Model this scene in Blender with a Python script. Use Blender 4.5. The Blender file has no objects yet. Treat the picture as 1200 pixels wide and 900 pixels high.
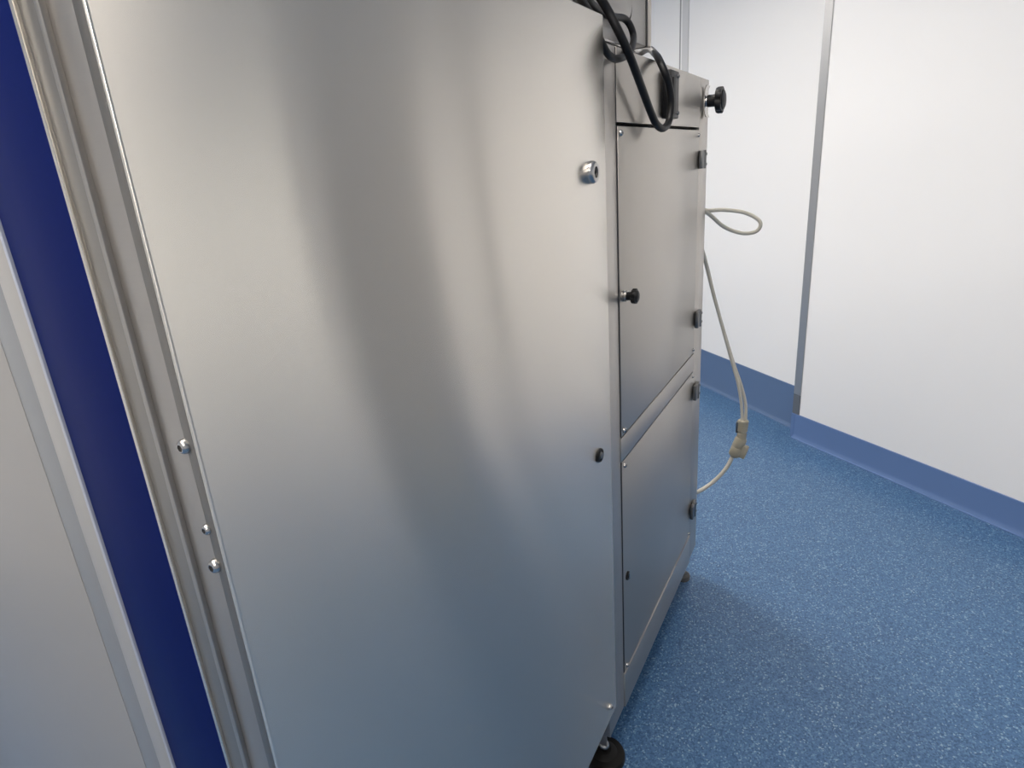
import bpy, bmesh, math, random
from mathutils import Vector, Matrix
random.seed(7)
S = bpy.context.scene
COL = S.collection

# ------------------------------------------------------------------ materials
def new_mat(name):
    m = bpy.data.materials.new(name); m.use_nodes = True
    nt = m.node_tree; b = nt.nodes['Principled BSDF']
    return m, nt, b
def plain(name, col, rough=.5, metal=0., spec=.5, coat=0., noise=0., nscale=40., bump=0.):
    m, nt, b = new_mat(name)
    b.inputs['Base Color'].default_value = (*col, 1)
    b.inputs['Roughness'].default_value = rough
    b.inputs['Metallic'].default_value = metal
    b.inputs['Specular IOR Level'].default_value = spec
    b.inputs['Coat Weight'].default_value = coat
    if noise or bump:
        tc = nt.nodes.new('ShaderNodeTexCoord'); n = nt.nodes.new('ShaderNodeTexNoise')
        n.inputs['Scale'].default_value = nscale; n.inputs['Detail'].default_value = 4
        nt.links.new(tc.outputs['Object'], n.inputs['Vector'])
        if noise:
            mr = nt.nodes.new('ShaderNodeMapRange')
            mr.inputs['To Min'].default_value = rough - noise; mr.inputs['To Max'].default_value = rough + noise
            nt.links.new(n.outputs['Fac'], mr.inputs['Value']); nt.links.new(mr.outputs['Result'], b.inputs['Roughness'])
        if bump:
            bp = nt.nodes.new('ShaderNodeBump'); bp.inputs['Strength'].default_value = bump; bp.inputs['Distance'].default_value = .002
            nt.links.new(n.outputs['Fac'], bp.inputs['Height']); nt.links.new(bp.outputs['Normal'], b.inputs['Normal'])
    return m
def brushed(name, col, rough, aniso, streak=(3, 3, 420), amt=.02, var=.03, bump=0.):
    """brushed stainless: fine horizontal grain, so reflections smear up and down"""
    m, nt, b = new_mat(name)
    N = nt.nodes.new; L = nt.links.new
    b.inputs['Metallic'].default_value = 1.
    b.inputs['Anisotropic'].default_value = aniso
    tg = N('ShaderNodeCombineXYZ'); tg.inputs[2].default_value = 1.
    L(tg.outputs[0], b.inputs['Tangent'])
    tc = N('ShaderNodeTexCoord')
    mp = N('ShaderNodeMapping'); mp.inputs['Scale'].default_value = streak; L(tc.outputs['Object'], mp.inputs['Vector'])
    n = N('ShaderNodeTexNoise'); n.inputs['Scale'].default_value = 1.; n.inputs['Detail'].default_value = 5; n.inputs['Roughness'].default_value = .7
    L(mp.outputs[0], n.inputs['Vector'])
    n2 = N('ShaderNodeTexNoise'); n2.inputs['Scale'].default_value = 3.2; n2.inputs['Detail'].default_value = 2
    L(tc.outputs['Object'], n2.inputs['Vector'])
    mr = N('ShaderNodeMapRange'); mr.inputs['From Min'].default_value = .25; mr.inputs['From Max'].default_value = .75
    mr.inputs['To Min'].default_value = rough - amt; mr.inputs['To Max'].default_value = rough + amt
    L(n.outputs['Fac'], mr.inputs['Value']); L(mr.outputs[0], b.inputs['Roughness'])
    ad = N('ShaderNodeMath'); ad.operation = 'ADD'; L(n.outputs['Fac'], ad.inputs[0]); L(n2.outputs['Fac'], ad.inputs[1])
    cr = N('ShaderNodeMapRange'); cr.inputs['From Min'].default_value = .6; cr.inputs['From Max'].default_value = 1.4
    cr.inputs['To Min'].default_value = 1 - var; cr.inputs['To Max'].default_value = 1 + var
    L(ad.outputs[0], cr.inputs['Value'])
    vm = N('ShaderNodeVectorMath'); vm.operation = 'SCALE'; vm.inputs[0].default_value = col; L(cr.outputs[0], vm.inputs['Scale'])
    L(vm.outputs[0], b.inputs['Base Color'])
    if bump:
        bp = N('ShaderNodeBump'); bp.inputs['Strength'].default_value = bump; bp.inputs['Distance'].default_value = .001
        L(n.outputs['Fac'], bp.inputs['Height']); L(bp.outputs[0], b.inputs['Normal'])
    return m

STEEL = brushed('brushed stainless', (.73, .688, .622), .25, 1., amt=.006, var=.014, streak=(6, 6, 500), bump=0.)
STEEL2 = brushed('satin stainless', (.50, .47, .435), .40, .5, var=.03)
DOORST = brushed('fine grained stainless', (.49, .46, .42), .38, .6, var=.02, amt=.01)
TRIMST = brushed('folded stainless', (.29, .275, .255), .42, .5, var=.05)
SIDEST = brushed('side strip stainless', (.38, .36, .335), .42, .5, var=.04)
CHROME = plain('polished steel', (.50, .485, .47), .27, 1.)
RETST = brushed('shaded edge stainless', (.22, .21, .195), .42, .5, var=.03)  # same steel as the front panel, darkened to paint the edge's shade
BOXST = brushed('grey box stainless', (.30, .29, .28), .38, .3, var=.03)
DARKST = plain('dull dark steel', (.22, .22, .22), .38, 1., noise=.1, nscale=90)
GAP = plain('painted gap shade', (.02, .02, .022), .8)  # near-black, stands for the shade inside narrow gaps
BLACK = plain('black moulded plastic', (.007, .007, .008), .42, spec=.3, noise=.06, nscale=120)
RUBBER = plain('black rubber', (.010, .009, .008), .6, spec=.3, bump=.1, nscale=200)
CABLEB = plain('black cable sheath', (.006, .006, .007), .45, spec=.3)
CABLEW = plain('beige cable sheath', (.52, .49, .42), .42)
PLUGW = plain('beige plug plastic', (.34, .31, .235), .45, noise=.08, nscale=90)
BLUE = plain('glossy ultramarine lacquer', (.004, .010, .078), .40, spec=.04)
GREYP = plain('grey lacquer', (.295, .283, .268), .34, noise=.05, nscale=6)
GREYP2 = plain('mid grey gasket lacquer', (.215, .22, .225), .4)
GREYP3 = plain('pale grey lacquer', (.315, .303, .288), .36)
WALL = plain('white wall panel lacquer', (.84, .835, .825), .42, spec=.35, noise=.06, nscale=3)
CEIL = plain('white ceiling', (.88, .87, .86), .7)
ALU = plain('anodised aluminium', (.50, .50, .50), .42, .85, noise=.05, nscale=60)
ALUW = plain('pale lacquered profile', (.60, .60, .60), .4)
SKIRT = plain('blue vinyl skirting', (.115, .195, .385), .36, noise=.06, nscale=20)
SKIRT2 = plain('dusty blue vinyl skirting', (.105, .170, .300), .36, noise=.06, nscale=20)
DOORG = plain('added door grey lacquer', (.44, .44, .44), .4)

def floor_mat():
    m, nt, b = new_mat('speckled blue vinyl')
    N = nt.nodes.new; L = nt.links.new
    tc = N('ShaderNodeTexCoord')
    nz = N('ShaderNodeTexNoise'); nz.inputs['Scale'].default_value = 160; L(tc.outputs['Object'], nz.inputs['Vector'])
    mx = N('ShaderNodeVectorMath'); mx.operation = 'SCALE'; mx.inputs['Scale'].default_value = .003
    L(nz.outputs['Color'], mx.inputs[0])
    av = N('ShaderNodeVectorMath'); av.operation = 'ADD'; L(tc.outputs['Object'], av.inputs[0]); L(mx.outputs[0], av.inputs[1])
    v = N('ShaderNodeTexVoronoi'); v.inputs['Scale'].default_value = 235; L(av.outputs[0], v.inputs['Vector'])
    sp = N('ShaderNodeSeparateColor'); L(v.outputs['Color'], sp.inputs[0])
    r = N('ShaderNodeValToRGB'); r.color_ramp.interpolation = 'CONSTANT'
    e = r.color_ramp.elements
    e[0].position = 0; e[0].color = (0.036, 0.096, 0.209, 1)
    e[1].position = .18; e[1].color = (0.055, 0.134, 0.270, 1)
    for p, c in ((.48, (0.071, 0.160, 0.308, 1)), (.74, (0.096, 0.200, 0.348, 1)), (.90, (0.142, 0.260, 0.407, 1)), (.965, (0.249, 0.370, 0.492, 1))):
        k = e.new(p); k.color = c
    L(sp.outputs[0], r.inputs[0])
    L(r.outputs[0], b.inputs['Base Color'])
    b.inputs['Roughness'].default_value = .34; b.inputs['Specular IOR Level'].default_value = .5
    return m
FLOOR = floor_mat()
def lamp_mat(strength):
    m, nt, b = new_mat('added lamp diffuser')  # emission for the added ceiling lamps
    b.inputs['Base Color'].default_value = (.9, .9, .9, 1)
    b.inputs['Emission Color'].default_value = (1., .935, .865, 1)
    b.inputs['Emission Strength'].default_value = strength
    return m

# ------------------------------------------------------------------ mesh helpers
def add_box(bm, a, b, bev=0., seg=2):
    a = Vector(a); b = Vector(b)
    lo = Vector([min(a[i], b[i]) for i in range(3)]); hi = Vector([max(a[i], b[i]) for i in range(3)])
    vs = [bm.verts.new((x, y, z)) for x in (lo.x, hi.x) for y in (lo.y, hi.y) for z in (lo.z, hi.z)]
    fs = [bm.faces.new([vs[i] for i in q]) for q in ((0,1,3,2), (4,6,7,5), (0,4,5,1), (2,3,7,6), (0,2,6,4), (1,5,7,3))]
    if bev:
        es = list({e for f in fs for e in f.edges})
        bmesh.ops.bevel(bm, geom=es, offset=bev, segments=seg, affect='EDGES', profile=.5)
def add_prism(bm, poly, depth, M, bev=0.):
    """poly in local xy, extruded along local +z by depth, placed with matrix M"""
    lo = [bm.verts.new(M @ Vector((x, y, 0))) for x, y in poly]
    hi = [bm.verts.new(M @ Vector((x, y, depth))) for x, y in poly]
    n = len(poly); fs = [bm.faces.new(lo[::-1]), bm.faces.new(hi)]
    for i in range(n):
        fs.append(bm.faces.new((lo[i], lo[(i+1) % n], hi[(i+1) % n], hi[i])))
    if bev:
        bmesh.ops.bevel(bm, geom=list({e for f in fs[:2] for e in f.edges}), offset=bev, segments=2, affect='EDGES', profile=.5)
def add_lathe(bm, prof, M, n=28):
    """prof = (radius, height) list from axis to axis"""
    rings = []
    for r, h in prof:
        if r < 1e-6: rings.append([bm.verts.new(M @ Vector((0, 0, h)))])
        else: rings.append([bm.verts.new(M @ Vector((r*math.cos(2*math.pi*k/n), r*math.sin(2*math.pi*k/n), h))) for k in range(n)])
    for a, b in zip(rings, rings[1:]):
        for k in range(n):
            k2 = (k+1) % n
            if len(a) == 1 and len(b) == 1: continue
            if len(a) == 1: bm.faces.new((a[0], b[k], b[k2]))
            elif len(b) == 1: bm.faces.new((a[k], b[0], a[k2]))
            else: bm.faces.new((a[k], b[k], b[k2], a[k2]))
def spline(pts, sub=10):
    P = [Vector(p) for p in pts]; P = [2*P[0]-P[1]] + P + [2*P[-1]-P[-2]]
    out = []
    for i in range(1, len(P)-2):
        p0, p1, p2, p3 = P[i-1:i+3]
        for s in range(sub):
            t = s/sub
            out.append(.5*((2*p1) + (p2-p0)*t + (2*p0-5*p1+4*p2-p3)*t*t + (3*p1-p0-3*p2+p3)*t**3))
    out.append(P[-2]); return out
def add_tube(bm, pts, r, n=14, sub=10, smooth=True):
    P = spline(pts, sub) if smooth else [Vector(p) for p in pts]
    T = [(P[min(i+1, len(P)-1)]-P[max(i-1, 0)]).normalized() for i in range(len(P))]
    u = T[0].orthogonal().normalized(); rings = []
    for i, p in enumerate(P):
        u = (u - T[i]*u.dot(T[i])).normalized(); w = T[i].cross(u)
        rings.append([bm.verts.new(p + r*(math.cos(2*math.pi*k/n)*u + math.sin(2*math.pi*k/n)*w)) for k in range(n)])
    for a, b in zip(rings, rings[1:]):
        for k in range(n): bm.faces.new((a[k], a[(k+1) % n], b[(k+1) % n], b[k]))
    bm.faces.new(rings[0][::-1]); bm.faces.new(rings[-1])
def frame(pos, axis):
    """matrix taking local +z to axis, origin to pos; local y stays as upright as it can"""
    z = Vector(axis).normalized(); up = Vector((0, 0, 1)) if abs(z.z) < .9 else Vector((0, 1, 0))
    x = up.cross(z).normalized(); y = z.cross(x)
    return Matrix.Translation(Vector(pos)) @ Matrix((x, y, z)).transposed().to_4x4()
def wloc(o):
    v = Vector((0, 0, 0))
    while o: v = v + o.location; o = o.parent
    return v
def obj(name, bm, mat, parent=None, label=None, smooth=True, kind=None):
    bmesh.ops.recalc_face_normals(bm, faces=bm.faces)
    off = wloc(parent) if parent else Vector((0, 0, 0))
    vs = bm.verts
    lo = Vector([min(v.co[i] for v in vs) for i in range(3)]); hi = Vector([max(v.co[i] for v in vs) for i in range(3)])
    org = Vector(((lo.x+hi.x)/2, (lo.y+hi.y)/2, lo.z))
    for v in vs: v.co -= org
    me = bpy.data.meshes.new(name); bm.to_mesh(me); bm.free()
    me.materials.append(mat)
    if smooth:
        me.polygons.foreach_set('use_smooth', [True]*len(me.polygons))
        me.set_sharp_from_angle(angle=math.radians(32))
    o = bpy.data.objects.new(name, me); COL.objects.link(o)
    o.location = org - off
    if parent: o.parent = parent
    if label: o['label'] = label
    if kind: o['kind'] = kind
    return o
def thing(name, label, cat, loc, group=None):
    o = bpy.data.objects.new(name, None); COL.objects.link(o); o.location = loc; o.empty_display_size = .1
    o['label'] = label; o['category'] = cat
    if group: o['group'] = group
    return o
def box(name, a, b, mat, parent=None, bev=.0, label=None, kind=None):
    bm = bmesh.new(); add_box(bm, a, b, bev); return obj(name, bm, mat, parent, label, kind=kind)
def struct(name, bm, mat): return obj(name, bm, mat, kind='structure')

# ------------------------------------------------------------------ small hardware
def button_screw(parent, pos, axis, r, name='screw', mat=None, label=None):
    """button head screw with a hexagon socket sunk in the head"""
    bm = bmesh.new(); M = frame(pos, axis); h = r*.95
    add_lathe(bm, [(r*1.02, -.002), (r*1.02, h*.25), (r*.95, h*.55), (r*.78, h*.85), (r*.58, h)], M, 24)
    hexo = [bm.verts.new(M @ Vector((r*.50*math.cos(a), r*.50*math.sin(a), h))) for a in [math.pi/3*k for k in range(6)]]
    hexi = [bm.verts.new(M @ Vector((r*.50*math.cos(a), r*.50*math.sin(a), h*.25))) for a in [math.pi/3*k for k in range(6)]]
    bm.verts.ensure_lookup_table()
    top = [v for v in bm.verts][4*24:5*24]
    for k in range(6):
        a = top[k*4:k*4+4] + [top[(k*4+4) % 24]]
        bm.faces.new(a + [hexo[(k+1) % 6], hexo[k]])
        bm.faces.new((hexo[k], hexo[(k+1) % 6], hexi[(k+1) % 6], hexi[k]))
    bm.faces.new(hexi)
    return obj(name, bm, mat or CHROME, parent, label)
def star_poly(R, r, lobes, n=60):
    return [((r+(R-r)*(.5+.5*math.cos(lobes*2*math.pi*k/n))**.6)*math.cos(2*math.pi*k/n),
             (r+(R-r)*(.5+.5*math.cos(lobes*2*math.pi*k/n))**.6)*math.sin(2*math.pi*k/n)) for k in range(n)]
def star_knob(parent, pos, axis, R, stem_r, stem_l, head_l, collar_r, collar_l, name='knob', lobes=5, label=None):
    M = frame(pos, axis)
    bm = bmesh.new()
    add_lathe(bm, [(0, collar_l), (stem_r*.96, collar_l), (stem_r, collar_l+.001), (stem_r, collar_l+stem_l*.75), (stem_r*1.12, collar_l+stem_l), (0, collar_l+stem_l)], M, 32)
    k = obj(name, bm, BLACK, parent, label)
    bm = bmesh.new()
    add_prism(bm, star_poly(R, R*.84, lobes), head_l*.72, M @ Matrix.Translation((0, 0, collar_l+stem_l-.001)), R*.09)
    add_lathe(bm, [(R*.78, collar_l+stem_l+head_l*.6), (R*.72, collar_l+stem_l+head_l*.8), (R*.5, collar_l+stem_l+head_l*.95), (0, collar_l+stem_l+head_l)], M, 40)
    obj('knob_head', bm, BLACK, k)
    bm = bmesh.new()
    add_lathe(bm, [(0, -.001), (collar_r, -.001), (collar_r, collar_l*.35), (collar_r*.86, collar_l*.42), (collar_r*.86, collar_l*.55), (collar_r, collar_l*.62), (collar_r*.97, collar_l), (0, collar_l)], M, 28)
    obj('collar', bm, CHROME, k, 'steel collar')
    return k
def hinge(parent, x, z, h):
    """bolt-on block hinge: door leaf, frame leaf and knuckle with two screw caps"""
    bm = bmesh.new()
    add_box(bm, (x-.030, .017, z-h/2), (x-.003, .006, z+h/2), .0022)
    hg = obj('hinge', bm, DARKST, parent)
    bm = bmesh.new(); add_box(bm, (x+.003, .021, z-h/2+.002), (x+.032, .009, z+h/2-.002), .0022); obj('hinge_leaf', bm, DARKST, hg)
    bm = bmesh.new(); add_lathe(bm, [(0, -h/2), (.0062, -h/2), (.0065, -h/2+.001), (.0065, h/2-.001), (.0062, h/2), (0, h/2)], frame((x, .0095, z), (0, 0, 1)), 20); obj('knuckle', bm, DARKST, hg)
    for s in (-1, 1):
        button_screw(hg, (x+.019, .0088, z+s*h*.28), (0, -1, 0), .0048, 'screw', DARKST)
    return hg

# ================================================================== ROOM
A = Vector((3.228, -.180)); eR = Vector((.6115, .7912)); nR = Vector((-.7912, .6115))   # right wall, nR points into the room
Lr = Vector((3.361, -.166)); eL = Vector((.677, .736)); nL = Vector((-.736, .677))
CH = 2.70
B = A - eR*5.6; Cc = B + nR*5.2; E_ = Lr + eL*4.4; D = Cc + eR*9.2
def v3(p, z): return Vector((p.x, p.y, z))
def slab(p, q, outn, t, z0, z1, bev=0.):
    bm = bmesh.new()
    ps = [p, q, q+outn*t, p+outn*t]
    lo = [bm.verts.new(v3(k, z0)) for k in ps]; hi = [bm.verts.new(v3(k, z1)) for k in ps]
    fs = [bm.faces.new(lo[::-1]), bm.faces.new(hi)] + [bm.faces.new((lo[i], lo[(i+1) % 4], hi[(i+1) % 4], hi[i])) for i in range(4)]
    if bev:
        bmesh.ops.bevel(bm, geom=list({e for f in fs for e in f.edges}), offset=bev, segments=2, affect='EDGES')
    return bm
# the right wall stops at an aluminium end profile and has an added door and window out of view
DW0, DW1 = -2.42, -1.72
WN0, WN1, WZ0, WZ1 = -4.30, -2.60, 1.20, 2.40
bm = slab(A - eR*.004, A + eR*DW1, -nR, .085, 0, CH)
me = bpy.data.meshes.new('tmp')
for w0, w1, z0, z1 in ((DW0, WN1, 0, CH), (WN1, WN0, 0, WZ0), (WN1, WN0, WZ1, CH), (WN0, -5.6, 0, CH)):
    b2 = slab(A + eR*w0, A + eR*w1, -nR, .085, z0, z1); b2.to_mesh(me); bm.from_mesh(me); b2.free()
b2 = slab(A + eR*DW1, A + eR*DW0, -nR, .085, 2.12, CH); b2.to_mesh(me); bm.from_mesh(me); b2.free(); bpy.data.meshes.remove(me)
struct('wall_right', bm, WALL)
struct('wall_left', slab(Lr - eL*.35, E_, -nL, .10, 0, CH), WALL)
struct('wall_back', slab(E_, D, Vector((E_.y-D.y, D.x-E_.x)).normalized() if Vector((E_.y-D.y, D.x-E_.x)).dot(E_-Cc) > 0 else -Vector((E_.y-D.y, D.x-E_.x)).normalized(), .1, 0, CH), WALL)
struct('wall_side', slab(Cc, D, nR, .1, 0, CH), WALL)
struct('wall_near', slab(B, Cc, -eR, .1, 0, CH), WALL)
bm = bmesh.new(); add_box(bm, (-6, -6, -.08), (8, 8, 0)); struct('floor', bm, FLOOR)
bm = bmesh.new(); add_box(bm, (-6, -6, CH), (8, 8, CH+.1)); struct('ceiling', bm, CEIL)
# unseen grey door leaf, added to give the steel panel a dark reflected band
dr = slab(A + eR*(DW1-.02), A + eR*(DW0+.02), -nR, .045, .01, 2.10, .002)
for v in dr.verts: v.co -= Vector((nR.x, nR.y, 0))*.02
door = struct('added_door_1', dr, DOORG)
bm = slab(A + eR*(DW1+.03) + nR*.004, A + eR*(DW1-.02) + nR*.004, -nR, .08, 0, 2.15, .003)
obj('added_door_frame', bm, ALU, door)
bm = slab(A + eR*(DW0+.02) + nR*.004, A + eR*(DW0-.03) + nR*.004, -nR, .08, 0, 2.15, .003)
obj('added_door_frame', bm, ALU, door)
hp = v3(A + eR*(DW1-.09), 1.04); nn = v3(nR, 0); ee = v3(eR, 0)
bm = bmesh.new(); add_tube(bm, [hp - nn*.021, hp + nn*.03, hp + nn*.035 - ee*.02, hp + nn*.035 - ee*.12], .009, 12, 6)
obj('added_door_handle', bm, CHROME, door, 'steel lever handle of the added door')

# unseen window, added to give the steel panel a bright reflected band
bm = bmesh.new()
for w0, w1, z0, z1 in ((WN0, WN0+.05, WZ0, WZ1), (WN1-.05, WN1, WZ0, WZ1), (WN0+.05, WN1-.05, WZ0, WZ0+.05), (WN0+.05, WN1-.05, WZ1-.05, WZ1)):
    b2 = slab(A + eR*w1 - nR*.02, A + eR*w0 - nR*.02, -nR, .05, z0, z1, .002); me = bpy.data.meshes.new('tmp'); b2.to_mesh(me); bm.from_mesh(me); b2.free()
win = struct('added_window_1', bm, ALU)
gm, gnt, gb = new_mat('added window glass'); gb.inputs['Transmission Weight'].default_value = 1.; gb.inputs['Roughness'].default_value = 0.; gb.inputs['IOR'].default_value = 1.0
obj('added_pane', slab(A + eR*(WN1-.05) - nR*.04, A + eR*(WN0+.05) - nR*.04, -nR, .006, WZ0+.05, WZ1-.05), gm, win)

# skirtings: flat strip, small cove at the floor
def skirt(name, p, d, n, l0, l1, h, mat, t=.006, cove=.016):
    prof = [(0, 0), (t+cove, 0), (t+cove, .002), (t+cove*.45, cove*.32), (t+cove*.12, cove*.8), (t, cove*1.5), (t, h-.001), (t-.001, h), (0, h)]
    bm = bmesh.new(); rows = []
    for s in (l0, l1):
        rows.append([bm.verts.new(v3(p + d*s + n*x, z)) for x, z in prof])
    for i in range(len(prof)):
        j = (i+1) % len(prof); bm.faces.new((rows[0][i], rows[0][j], rows[1][j], rows[1][i]))
    bm.faces.new(rows[0]); bm.faces.new(rows[1][::-1])
    return struct(name, bm, mat)
skirt('baseboard_right', A, eR, nR, DW1+.035, -.012, .137, SKIRT)
bm = slab(A + eR*.010 + nR*.008, A - eR*.016 + nR*.008, -nR, .095, 0, .1365, .003)      # the skirting wraps the wall end
struct('trim_1', bm, SKIRT)
skirt('baseboard_near', A, eR, nR, -5.55, DW0-.035, .137, SKIRT)
skirt('baseboard_left', Lr, eL, nL, -.20, 4.3, .245, SKIRT2)
# aluminium profile closing the end of the right wall, its dark reflection painted on the foot
bm = slab(A + eR*.0075 + nR*.005, A - eR*.038 + nR*.005, -nR, .094, .247, CH, .0015); struct('trim_2', bm, ALU)
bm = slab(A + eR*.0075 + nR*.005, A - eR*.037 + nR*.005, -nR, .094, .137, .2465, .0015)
struct('trim_3', bm, plain('painted dark reflection', (.13, .145, .165), .4))  # dark colour stands for the skirting reflected in the profile
# panel joint on the left wall
bm = slab(Lr + eL*1.085 + nL*.006, Lr + eL*1.150 + nL*.006, -nL, .01, .245, CH, .001); struct('trim_4', bm, ALUW)
bm = slab(Lr + eL*1.172 + nL*.002, Lr + eL*1.184 + nL*.002, -nL, .01, .245, CH); struct('trim_5', bm, plain('grey joint sealant', (.33, .33, .33), .6))

# next panel joint of the right wall, just outside the frame
bm = slab(A - eR*1.225 + nR*.005, A - eR*1.315 + nR*.005, -nR, .02, .137, CH, .0015); struct('trim_6', bm, plain('grey lacquered joint profile', (.36, .36, .36), .4))

# ceiling lamps added out of view, placed to light the walls and steel
lampm = lamp_mat(24.)
spots = [(.10, 3.3, 'added ceiling lamp above the far side of the steel cabinets'),
         (-1.7, 3.3, 'added ceiling lamp above the floor left of the blue-striped cabinet side'),
         (-3.5, 3.3, 'added ceiling lamp farthest from the steel cabinets, in the corner of the side wall'),
         (.10, 1.5, 'added ceiling lamp above the aisle, nearest the end profile of the right wall'),
         (-1.4, 2.2, 'added ceiling lamp above the near end of the tall cabinet'),
         (1.9, 1.5, 'added ceiling lamp beyond the steel cabinets, nearest the white back wall')]
for i, (w, n_, lab) in enumerate(spots):
    c = A + eR*w + nR*n_
    t = thing('added_ceiling_light', lab, 'added ceiling light', v3(c, CH), 'added lamps in the ceiling')
    a, b = .60, .15
    ps = lambda k, m: [c + eR*(sx*(a+k)) + nR*(sy*(b+m)) for sx, sy in ((-1,-1), (1,-1), (1,1), (-1,1))]
    bm = bmesh.new()
    o1 = [bm.verts.new(v3(p, CH)) for p in ps(.03, .03)]; o2 = [bm.verts.new(v3(p, CH-.02)) for p in ps(.03, .03)]
    i2 = [bm.verts.new(v3(p, CH-.02)) for p in ps(0, 0)]; i1 = [bm.verts.new(v3(p, CH)) for p in ps(0, 0)]
    for k in range(4):
        q = (k+1) % 4
        bm.faces.new((o1[k], o1[q], o2[q], o2[k])); bm.faces.new((o2[k], o2[q], i2[q], i2[k])); bm.faces.new((i2[k], i2[q], i1[q], i1[k])); bm.faces.new((i1[k], i1[q], o1[q], o1[k]))
    obj('frame', bm, ALUW, t)
    bm = bmesh.new(); lo = [bm.verts.new(v3(p, CH-.014)) for p in ps(-.001, -.001)]; hi = [bm.verts.new(v3(p, CH-.002)) for p in ps(-.001, -.001)]
    bm.faces.new(lo); bm.faces.new(hi[::-1])
    for k in range(4): bm.faces.new((lo[k], lo[(k+1) % 4], hi[(k+1) % 4], hi[k]))
    obj('diffuser', bm, lampm, t)

# ================================================================== NEAR CABINET
W, Z0, Z1 = .885, .235, 1.730
cab = thing('steel_cabinet', 'tall brushed stainless steel cabinet nearest the camera, with a blue stripe down its left side', 'cabinet', (W/2, .45, 0))
bm = bmesh.new(); add_box(bm, (.020, .012, Z0+.004), (W-.004, .90, Z1-.004), .002); obj('housing', bm, TRIMST, cab)
bm = bmesh.new(); add_box(bm, (.0003, 0, Z0), (W, .0118, Z1), .0026, 3); fp = obj('front_panel', bm, STEEL, cab, 'broad brushed steel front panel')
bm = bmesh.new(); add_box(bm, (0, .0024, Z0), (.003, .0120, Z1), .0006); obj('edge_return', bm, RETST, fp, 'folded edge with its shade painted in')
# lock with dark keyhole
M = frame((.812, 0, 1.480), (0, -1, 0))
bm = bmesh.new(); add_lathe(bm, [(.0190, -.001), (.0190, .0035), (.0182, .0050), (.0165, .0080), (.0150, .0092), (.0120, .0096), (.0095, .0092), (.0090, .0035), (0, .0035)], M, 36)
lk = obj('lock', bm, CHROME, fp, 'bright steel lock ring with a dark core')
bm = bmesh.new(); add_lathe(bm, [(0, .0034), (.0088, .0034), (.0088, .0066), (.0078, .0074), (.0035, .0074), (.0035, .005), (0, .005)], M, 24); obj('lock_core', bm, BLACK, lk)
M = frame((.816, 0, .944), (0, -1, 0))
bm = bmesh.new(); add_lathe(bm, [(.0145, -.001), (.0145, .002), (.0128, .0042), (.0105, .0042), (.0098, .0022), (0, .0022)], M, 32)
lk = obj('lock', bm, BLACK, fp, 'small black lock')
bm = bmesh.new(); add_lathe(bm, [(0, .0021), (.0072, .0021), (.0072, .0046), (.006, .0052), (0, .0052)], M, 20); obj('lock_core', bm, DARKST, lk)
button_screw(fp, (.838, 0, .279), (0, -1, 0), .0075)
# left side, from the front corner backwards: folded strips, blue stripe, grey door panel
def vstrip(name, y0, y1, x, mat, bev=.001, label=None, depth=.03):
    bm = bmesh.new(); add_box(bm, (x, y0, Z0), (x+depth, y1, Z1), bev, 2); return obj(name, bm, mat, cab, label)
vstrip('edge_strip', .0135, .0425, .0015, SIDEST)
vstrip('ridge', .0425, .0485, -.0025, SIDEST, .0018, 'raised bright ridge')
vstrip('edge_strip', .0485, .0775, .0035, TRIMST, .001, 'darker steel strip')
vstrip('edging', .0775, .0820, .0005, STEEL, .0016, 'narrow bright edging beside the blue stripe')
vstrip('blue_stripe', .0820, .1910, .0050, BLUE, .0015, 'ultramarine blue stripe')
vstrip('edging', .1910, .1960, .0030, plain('pale blue grey edging', (.34, .36, .42), .35), .0012, 'pale blue-grey edging')
vstrip('side_strip', .1960, .2260, .0055, GREYP3, .0006)
vstrip('side_strip', .2260, .2620, .0065, GREYP2, .0006, 'darker grey strip')
vstrip('side_panel', .2620, .8950, .0060, GREYP, .001, 'flat grey lacquered side panel')
for z in (1.317, 1.211): button_screw(cab, (.0015, .0140, z), (-1, 0, 0), .0060)
button_screw(cab, (.0015, .0130, 1.245), (-1, 0, 0), .0046)
for fx, fy in ((.10, .16), (.10, .78), (.76, .30), (.76, .78)):
    bm = bmesh.new(); add_lathe(bm, [(0, 0), (.050, 0), (.050, .012), (.032, .026), (.016, .030), (.016, .04), (0, .04)], frame((fx, fy, 0), (0, 0, 1)), 32)
    ft = obj('foot', bm, RUBBER, cab)
    bm = bmesh.new(); add_lathe(bm, [(0, .038), (.012, .038), (.012, Z0+.008), (0, Z0+.008)], frame((fx, fy, 0), (0, 0, 1)), 20); obj('foot_stem', bm, CHROME, ft)

# ================================================================== FAR CABINET WITH DOORS
X0, X1, Y, ZB, ZT = .890, 1.815, .020, .120, 1.697
xl, xr = .998, 1.704
rear = thing('steel_cabinet', 'stainless steel cabinet with two hinged doors, standing behind the tall cabinet', 'cabinet', ((X0+X1)/2, .42, 0))
bm = bmesh.new()
def addf(a, b): add_box(bm, a, b, .0012, 2)
addf((X0, Y, ZB), (xl, Y+.03, ZT)); addf((xr, Y, ZB), (X1, Y+.03, ZT))
addf((xl+.0002, Y-.0024, .8405), (xr-.0002, Y+.03, .8985)); addf((xl+.0002, Y-.0042, ZB), (xr-.0002, Y+.03, .2285))
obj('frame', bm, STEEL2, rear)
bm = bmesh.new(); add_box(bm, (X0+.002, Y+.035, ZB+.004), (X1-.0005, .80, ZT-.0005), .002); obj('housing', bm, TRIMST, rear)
bm = bmesh.new(); add_box(bm, (X0+.01, Y+.024, ZB+.02), (X1-.01, Y+.0345, ZT-.02)); obj('gap_shade_backing', bm, GAP, rear)  # near-black sheet painting the dark behind the gaps
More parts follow.
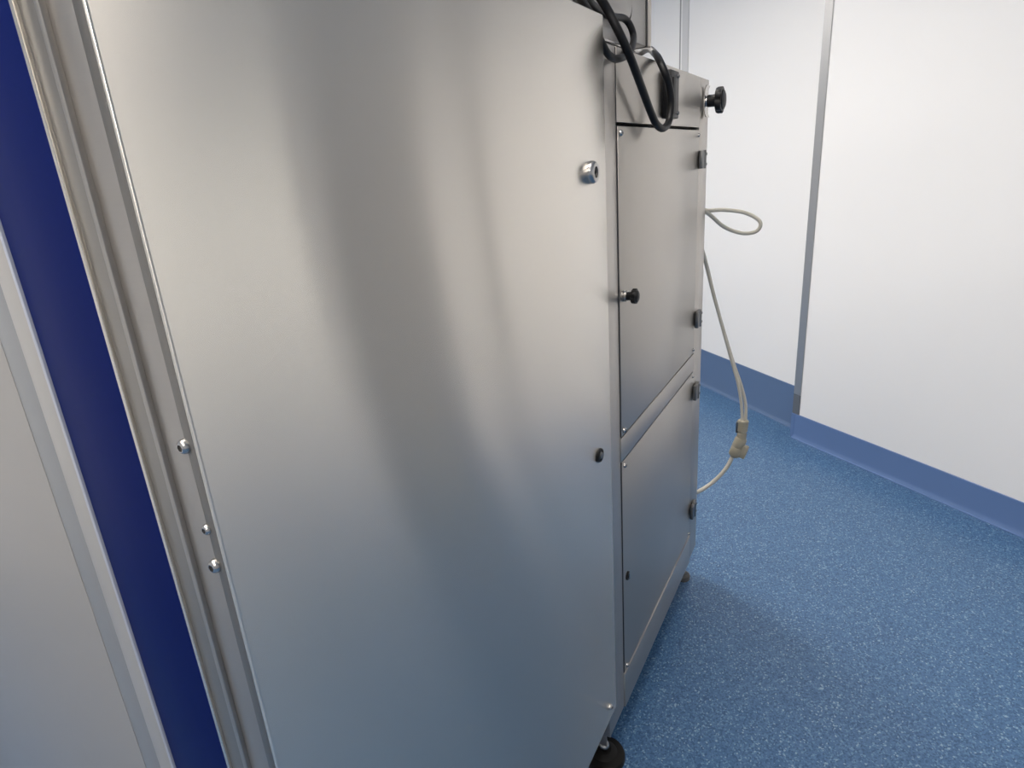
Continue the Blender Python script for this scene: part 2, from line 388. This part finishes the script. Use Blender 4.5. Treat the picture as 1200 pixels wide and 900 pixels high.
bm = bmesh.new(); add_box(bm, (xl+.0030, Y-.0012, 1.5660), (xr-.0015, Y+.022, ZT), .0012, 2); tp = obj('top_panel', bm, DOORST, rear)
bm = bmesh.new(); add_box(bm, (xl+.0004, Y-.0004, 1.566), (xl+.0031, Y+.018, ZT-.001)); obj('panel_gap_shade', bm, GAP, tp, 'gap shade painted along the panel edge')  # dark strip painting the shade in the gap beside the panel
def door(z0, z1):
    b = bmesh.new(); add_box(b, (xl+.0065, Y-.0015, z0), (xr-.003, Y+.020, z1), .0014, 2)
    return b
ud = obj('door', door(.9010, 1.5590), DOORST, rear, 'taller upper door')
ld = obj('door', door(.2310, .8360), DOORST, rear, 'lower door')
for d, z0, z1 in ((ud, .9010, 1.5590), (ld, .2310, .8360)):
    bm = bmesh.new(); add_box(bm, (xl+.0004, Y-.0006, z0), (xl+.0066, Y+.018, z1)); obj('door_gap_shade', bm, GAP, d, 'gap shade painted along the free edge')  # dark strip painting the shade in the gap beside each door
for d, zz in ((ud, (1.546, .913)), (ld, (.824, .243))):
    for z in zz:
        for x in (xl+.020, xr-.014):
            button_screw(d, (x, Y-.0014, z), (0, -1, 0), .0062 if x < 1.3 else .0050)
# knob on the upper door, black star grip
star_knob(ud, (1.024, Y-.0012, 1.2215), (0, -1, 0), .0168, .0092, .0120, .0135, .0118, .0100)
# quarter-turn latch on the lower door
M = frame((1.030, Y-.0012, .512), (0, -1, 0))
bm = bmesh.new(); add_lathe(bm, [(.0115, -.001), (.0115, .0035), (.0100, .0050), (.0070, .0050), (.0065, .002), (0, .002)], M, 28); lt = obj('latch', bm, BLACK, ld, 'small black quarter-turn latch')
bm = bmesh.new(); add_prism(bm, [(-.0022, -.0085), (.0022, -.0085), (.0022, .0085), (-.0022, .0085)], .0055, M @ Matrix.Translation((.001, 0, .0018)), .0006); obj('latch_bar', bm, CHROME, lt)
for z in (1.480, 1.006, .764, .322): hinge(rear, xr+.022, z, .050)
# clamp knob on a bent steel plate at the top of the right post
bm = bmesh.new()
for i, (z0, z1, off) in enumerate(((1.596, 1.612, .0055), (1.612, 1.660, .0015), (1.660, 1.676, .0055))):
    pass
prof = [(-.042, .0085), (-.034, .0050), (-.024, .0030), (0, .0022), (.024, .0030), (.034, .0050), (.042, .0085)]
rows = []
for zz, of in prof:
    rows.append([bm.verts.new((x, Y-o, 1.636+zz)) for x, o in ((1.738, of), (1.778, of), (1.778, of+.0035), (1.738, of+.0035))])
for a, b in zip(rows, rows[1:]):
    for k in range(4): bm.faces.new((a[k], a[(k+1) % 4], b[(k+1) % 4], b[k]))
bm.faces.new(rows[0]); bm.faces.new(rows[-1][::-1])
cp = obj('clamp_plate', bm, CHROME, rear, 'bowed polished clamp plate')
star_knob(rear, (1.758, Y-.004, 1.6365), (0, -1, 0), .0365, .0165, .0260, .0240, .0145, .0060, name='clamp_knob', label='large black clamp knob')
# black socket housing on the top panel
bm = bmesh.new(); add_box(bm, (1.319, Y+.001, 1.580), (1.392, Y-.0205, 1.683), .0025, 2); so = obj('socket_housing', bm, BLACK, rear, 'black socket housing')
bm = bmesh.new(); add_box(bm, (1.333, Y-.020, 1.590), (1.366, Y-.0235, 1.668), .0015, 2); obj('socket_lid', bm, BLACK, so)
for z in (1.672, 1.592): button_screw(so, (1.380, Y-.0204, z), (0, -1, 0), .0045, 'screw', DARKST)
# levelling feet
def foot(x, y, label=None, k=1., m=RUBBER):
    M = frame((x, y, 0), (0, 0, 1)) @ Matrix.Diagonal((k, k, 1, 1))
    bm = bmesh.new(); add_lathe(bm, [(0, 0), (.054, 0), (.0545, .010), (.052, .017), (.036, .022), (.034, .0215), (.030, .026), (.018, .030), (.016, .029), (0, .029)], M, 40); f = obj('foot', bm, m, rear, label)
    bm = bmesh.new(); add_lathe(bm, [(0, .028), (.010, .029), (.0135, .036), (.0145, .043), (.012, .050), (.0075, .054), (.0075, ZB+.008), (0, ZB+.008)], M, 24); obj('foot_stem', bm, CHROME, f, 'polished ball-jointed stem')
    bm = bmesh.new()
    for sx in (-1, 1): add_box(bm, (x+sx*.014, y-.014, .060), (x+sx*.017, y+.014, ZB+.004), .0006)
    add_box(bm, (x-.014, y-.0005+.012, .060), (x+.014, y+.014, ZB+.004), .0006)
    obj('foot_bracket', bm, STEEL2, f)
foot(.928, .052); foot(1.765, .055, 'smaller grey foot', .52, plain('worn grey foot', (.10, .095, .085), .5)); foot(.94, .74); foot(1.752, .74)

# ================================================================== CONTROL BOX ON TOP
cb = thing('control_box', 'grey steel control box standing on top of the cabinet with two doors, behind black cables', 'box', (1.12, .2, ZT))
bm = bmesh.new(); add_box(bm, (.900, .060, 1.7365), (1.326, .36, 2.12), .003); obj('housing', bm, BOXST, cb)
bm = bmesh.new(); add_box(bm, (1.326, .0592, 1.7365), (1.340, .36, 2.12), .001); obj('side_gasket', bm, BLACK, cb, 'black seal')
bm = bmesh.new(); add_box(bm, (1.340, .0575, 1.7385), (1.362, .36, 2.12), .003); obj('side_cover', bm, STEEL2, cb)
rr, pr = .035, []
for cx, cz, a0 in ((1.185-.035, 2.06-.035, 0), (.93+.035, 2.06-.035, 90), (.93+.035, 1.778+.035, 180), (1.193-.035, 1.778+.035, 270)):
    for k in range(7):
        a = math.radians(a0 + 15*k); pr.append((cx+.02+rr*math.cos(a), cz-.006+rr*math.sin(a)))
bm = bmesh.new(); add_prism(bm, pr, .005, Matrix(((1,0,0,0), (0,0,-1,.0605), (0,1,0,0), (0,0,0,1))), .0012); cvp = obj('cover_plate', bm, BOXST, cb)
bm = bmesh.new(); add_prism(bm, [(1.06+(x-1.06)*1.05, 1.919+(z-1.919)*1.045) for x, z in pr], .0022, Matrix(((1,0,0,0), (0,0,-1,.0604), (0,1,0,0), (0,0,0,1)))); obj('plate_gap_shade', bm, GAP, cvp, 'gap shade painted around the plate')  # dark outline painting the shaded gap around the cover plate
bm = bmesh.new(); add_box(bm, (.905, .046, ZT+.0005), (1.185, .30, 1.7365), .002); obj('plinth', bm, BOXST, cb)
bm = bmesh.new(); add_box(bm, (.902, .040, 1.7085), (1.190, .0465, 1.7135), .001); obj('plinth_lip', bm, CHROME, cb)
for y_ in (.27,):
    bm = bmesh.new(); add_lathe(bm, [(0, 0), (.014, 0), (.012, .0395), (0, .0395)], frame((1.30, y_, ZT), (0, 0, 1)), 20); obj('foot', bm, RUBBER, cb)

# ================================================================== BLACK CABLES
def cable(name, label, cat, pts, r, mat, group=None, sub=10):
    bm = bmesh.new(); add_tube(bm, pts, r, 14, sub); o = obj(name, bm, mat)
    o['label'] = label; o['category'] = cat
    if group: o['group'] = group
    return o
#CABLES_BEGIN
cable('power_cable', 'long black cable hanging in a loop over the black socket housing', 'cable', [(0.8779, 0.03, 1.7922), (0.9172, 0.026, 1.7759), (0.9475, 0.016, 1.7504), (0.959, -0.003, 1.7102), (0.9901, -0.013, 1.672), (1.0551, -0.012, 1.6305), (1.1211, -0.012, 1.5852), (1.1547, -0.014, 1.5629), (1.1896, -0.018, 1.5538), (1.226, -0.021, 1.5671), (1.238, -0.023, 1.6036), (1.2262, -0.022, 1.637), (1.2094, -0.018, 1.6613), (1.2156, -0.006, 1.6838), (1.2558, 0.012, 1.7014), (1.3328, 0.04, 1.7194), (1.4438, 0.085, 1.7468), (1.5898, 0.14, 1.7684), (1.6409, 0.17, 1.7703), (1.6815, 0.2, 1.7773)], .0078, CABLEB, 'black cables over the cabinet top')
cable('power_cable', 'black cable curling in a ring across the control box, behind the long hanging loop', 'cable', [(0.8481, 0.042, 1.7888), (0.8969, 0.04, 1.7697), (0.96, 0.043, 1.7592), (1.0215, 0.043, 1.7558), (1.0643, 0.043, 1.7576), (1.1113, 0.04, 1.7615), (1.1329, 0.034, 1.7506), (1.1359, 0.028, 1.7286), (1.0663, 0.01, 1.6987), (1.0209, 0.007, 1.6812), (0.9647, 0.006, 1.6707), (0.9272, 0.007, 1.6741), (0.9076, 0.009, 1.6857), (0.8968, 0.011, 1.6954)], .0068, CABLEB, 'black cables over the cabinet top')
cable('power_cable', 'short visible length of black cable at the very top, leftmost of the black cables', 'cable', [(0.8081, 0.034, 1.7799), (0.8436, 0.032, 1.7644), (0.8779, 0.03, 1.7472), (0.9095, 0.032, 1.7368), (0.9352, 0.036, 1.725)], .0072, CABLEB, 'black cables over the cabinet top')
# ================================================================== BEIGE CABLES
cable('beige_cable', 'beige cable sticking out in a loop in front of the white wall', 'cable', [(1.8195, 0.0593, 1.346), (1.87, 0.0276, 1.3237), (1.93, -0.0138, 1.3185), (1.96, -0.0727, 1.306), (1.97, -0.1143, 1.2825), (1.97, -0.1233, 1.2607), (1.97, -0.106, 1.242), (1.95, -0.0668, 1.2422), (1.92, -0.0177, 1.2669), (1.87, 0.0192, 1.3116), (1.8195, 0.0594, 1.3486)], .0062, CABLEW)
lead = thing('extension_lead', 'beige lead with an inline plug and socket hanging down beside the cabinet with two doors', 'cable', (1.99, -.09, .30))
bm = bmesh.new(); add_tube(bm, [(1.8195, 0.0686, 1.2888), (1.85, 0.0475, 1.2369), (1.92, 0.0388, 1.1578), (1.96, 0.015, 1.035), (1.98, -0.0171, 0.9109), (1.99, -0.0523, 0.7854), (1.99, -0.0761, 0.7073), (1.99, -0.0915, 0.6273), (1.985, -0.0986, 0.5568)], .0056); obj('cable', bm, CABLEW, lead)
bm = bmesh.new(); add_tube(bm, [(1.8195, 0.063, 1.2782), (1.86, 0.044, 1.2247), (1.935, 0.0375, 1.1469), (1.975, 0.0149, 1.026), (1.995, -0.0175, 0.901), (2.0, -0.055, 0.7826), (2.0, -0.0867, 0.6953), (2.0, -0.1041, 0.6251), (1.995, -0.1074, 0.554)], .0056); obj('cable', bm, CABLEW, lead)
bm = bmesh.new(); add_tube(bm, [(1.98, -0.0749, 0.4356), (1.965, -0.0552, 0.3865), (1.95, -0.0288, 0.3464), (1.93, 0.0035, 0.3144), (1.89, 0.0383, 0.2992), (1.8195, 0.0721, 0.3183)], .0075); obj('cable', bm, CABLEW, lead)
pA, pB, pC = Vector((1.99, -.101, .572)), Vector((1.985, -.097, .499)), Vector((1.980, -.075, .429))
M = frame(pB, pA-pB); l = (pA-pB).length
bm = bmesh.new(); add_lathe(bm, [(0, 0), (.017, 0), (.017, l*.30), (.0145, l*.33), (.0145, l*.38), (.018, l*.41), (.019, l*.95), (.016, l), (0, l)], M, 28); pl = obj('plug', bm, PLUGW, lead, 'ribbed beige plug sleeve')
bm = bmesh.new(); add_box(bm, pA+Vector((-.012, .024, -.050)), pA+Vector((.012, .014, -.008)), .002); obj('plug_latch', bm, DARKST, pl, 'dark latch')
M = frame(pC, pB-pC); l = (pB-pC).length
bm = bmesh.new(); add_lathe(bm, [(0, -.004), (.012, -.004), (.019, .002), (.0215, .006), (.0215, l*.50), (.0205, l*.53), (.0215, l*.56), (.0215, l*.93), (.019, l+.003), (0, l+.003)], M, 28); so = obj('coupler', bm, PLUGW, lead, 'beige coupler body')
ax = (pB-pC).normalized(); side = (Vector((0, -1, 0)) - ax*Vector((0, -1, 0)).dot(ax)).normalized(); oth = ax.cross(side)
K = Matrix.Translation(pC) @ Matrix((side, oth, ax)).transposed().to_4x4()
bm = bmesh.new(); add_prism(bm, [(.010, -.013), (.036, -.013), (.038, 0), (.036, .013), (.010, .013)], .048, K @ Matrix.Translation((0, 0, .006)), .003)
cl = obj('coupler_latch', bm, PLUGW, so, 'side block of the coupler')
#CABLES_END
# ================================================================== CAMERA AND RENDER LOOK
cam = bpy.data.cameras.new('camera'); co = bpy.data.objects.new('camera', cam); COL.objects.link(co); S.camera = co
cam.sensor_width = 36; cam.sensor_fit = 'HORIZONTAL'; cam.lens = 22.32; cam.clip_start = .02
R = ((0.470414535929518, -0.3171030897480264, 0.8235021523095561), (-0.8797890869100596, -0.09617679973595494, 0.4655332273280968), (-0.06842022318130582, -0.9435018037422107, -0.3242268024007503))
co.matrix_world = Matrix(((R[0][0], -R[0][1], -R[0][2], -.2635), (R[1][0], -R[1][1], -R[1][2], -.4221), (R[2][0], -R[2][1], -R[2][2], 1.5), (0, 0, 0, 1)))
w = bpy.data.worlds.new('world'); S.world = w; w.use_nodes = True
w.node_tree.nodes['Background'].inputs[0].default_value = (.97, .95, .92, 1); w.node_tree.nodes['Background'].inputs[1].default_value = 1.35
vs = S.view_settings; vs.view_transform = 'Standard'; vs.look = 'None'; vs.exposure = .35; vs.gamma = 1.; vs.use_curve_mapping = False
S.cycles.max_bounces = 10; S.cycles.diffuse_bounces = 6; S.cycles.glossy_bounces = 6
S.cycles.use_denoising = True; S.cycles.denoising_prefilter = 'ACCURATE'; S.cycles.denoising_input_passes = 'RGB_ALBEDO_NORMAL'
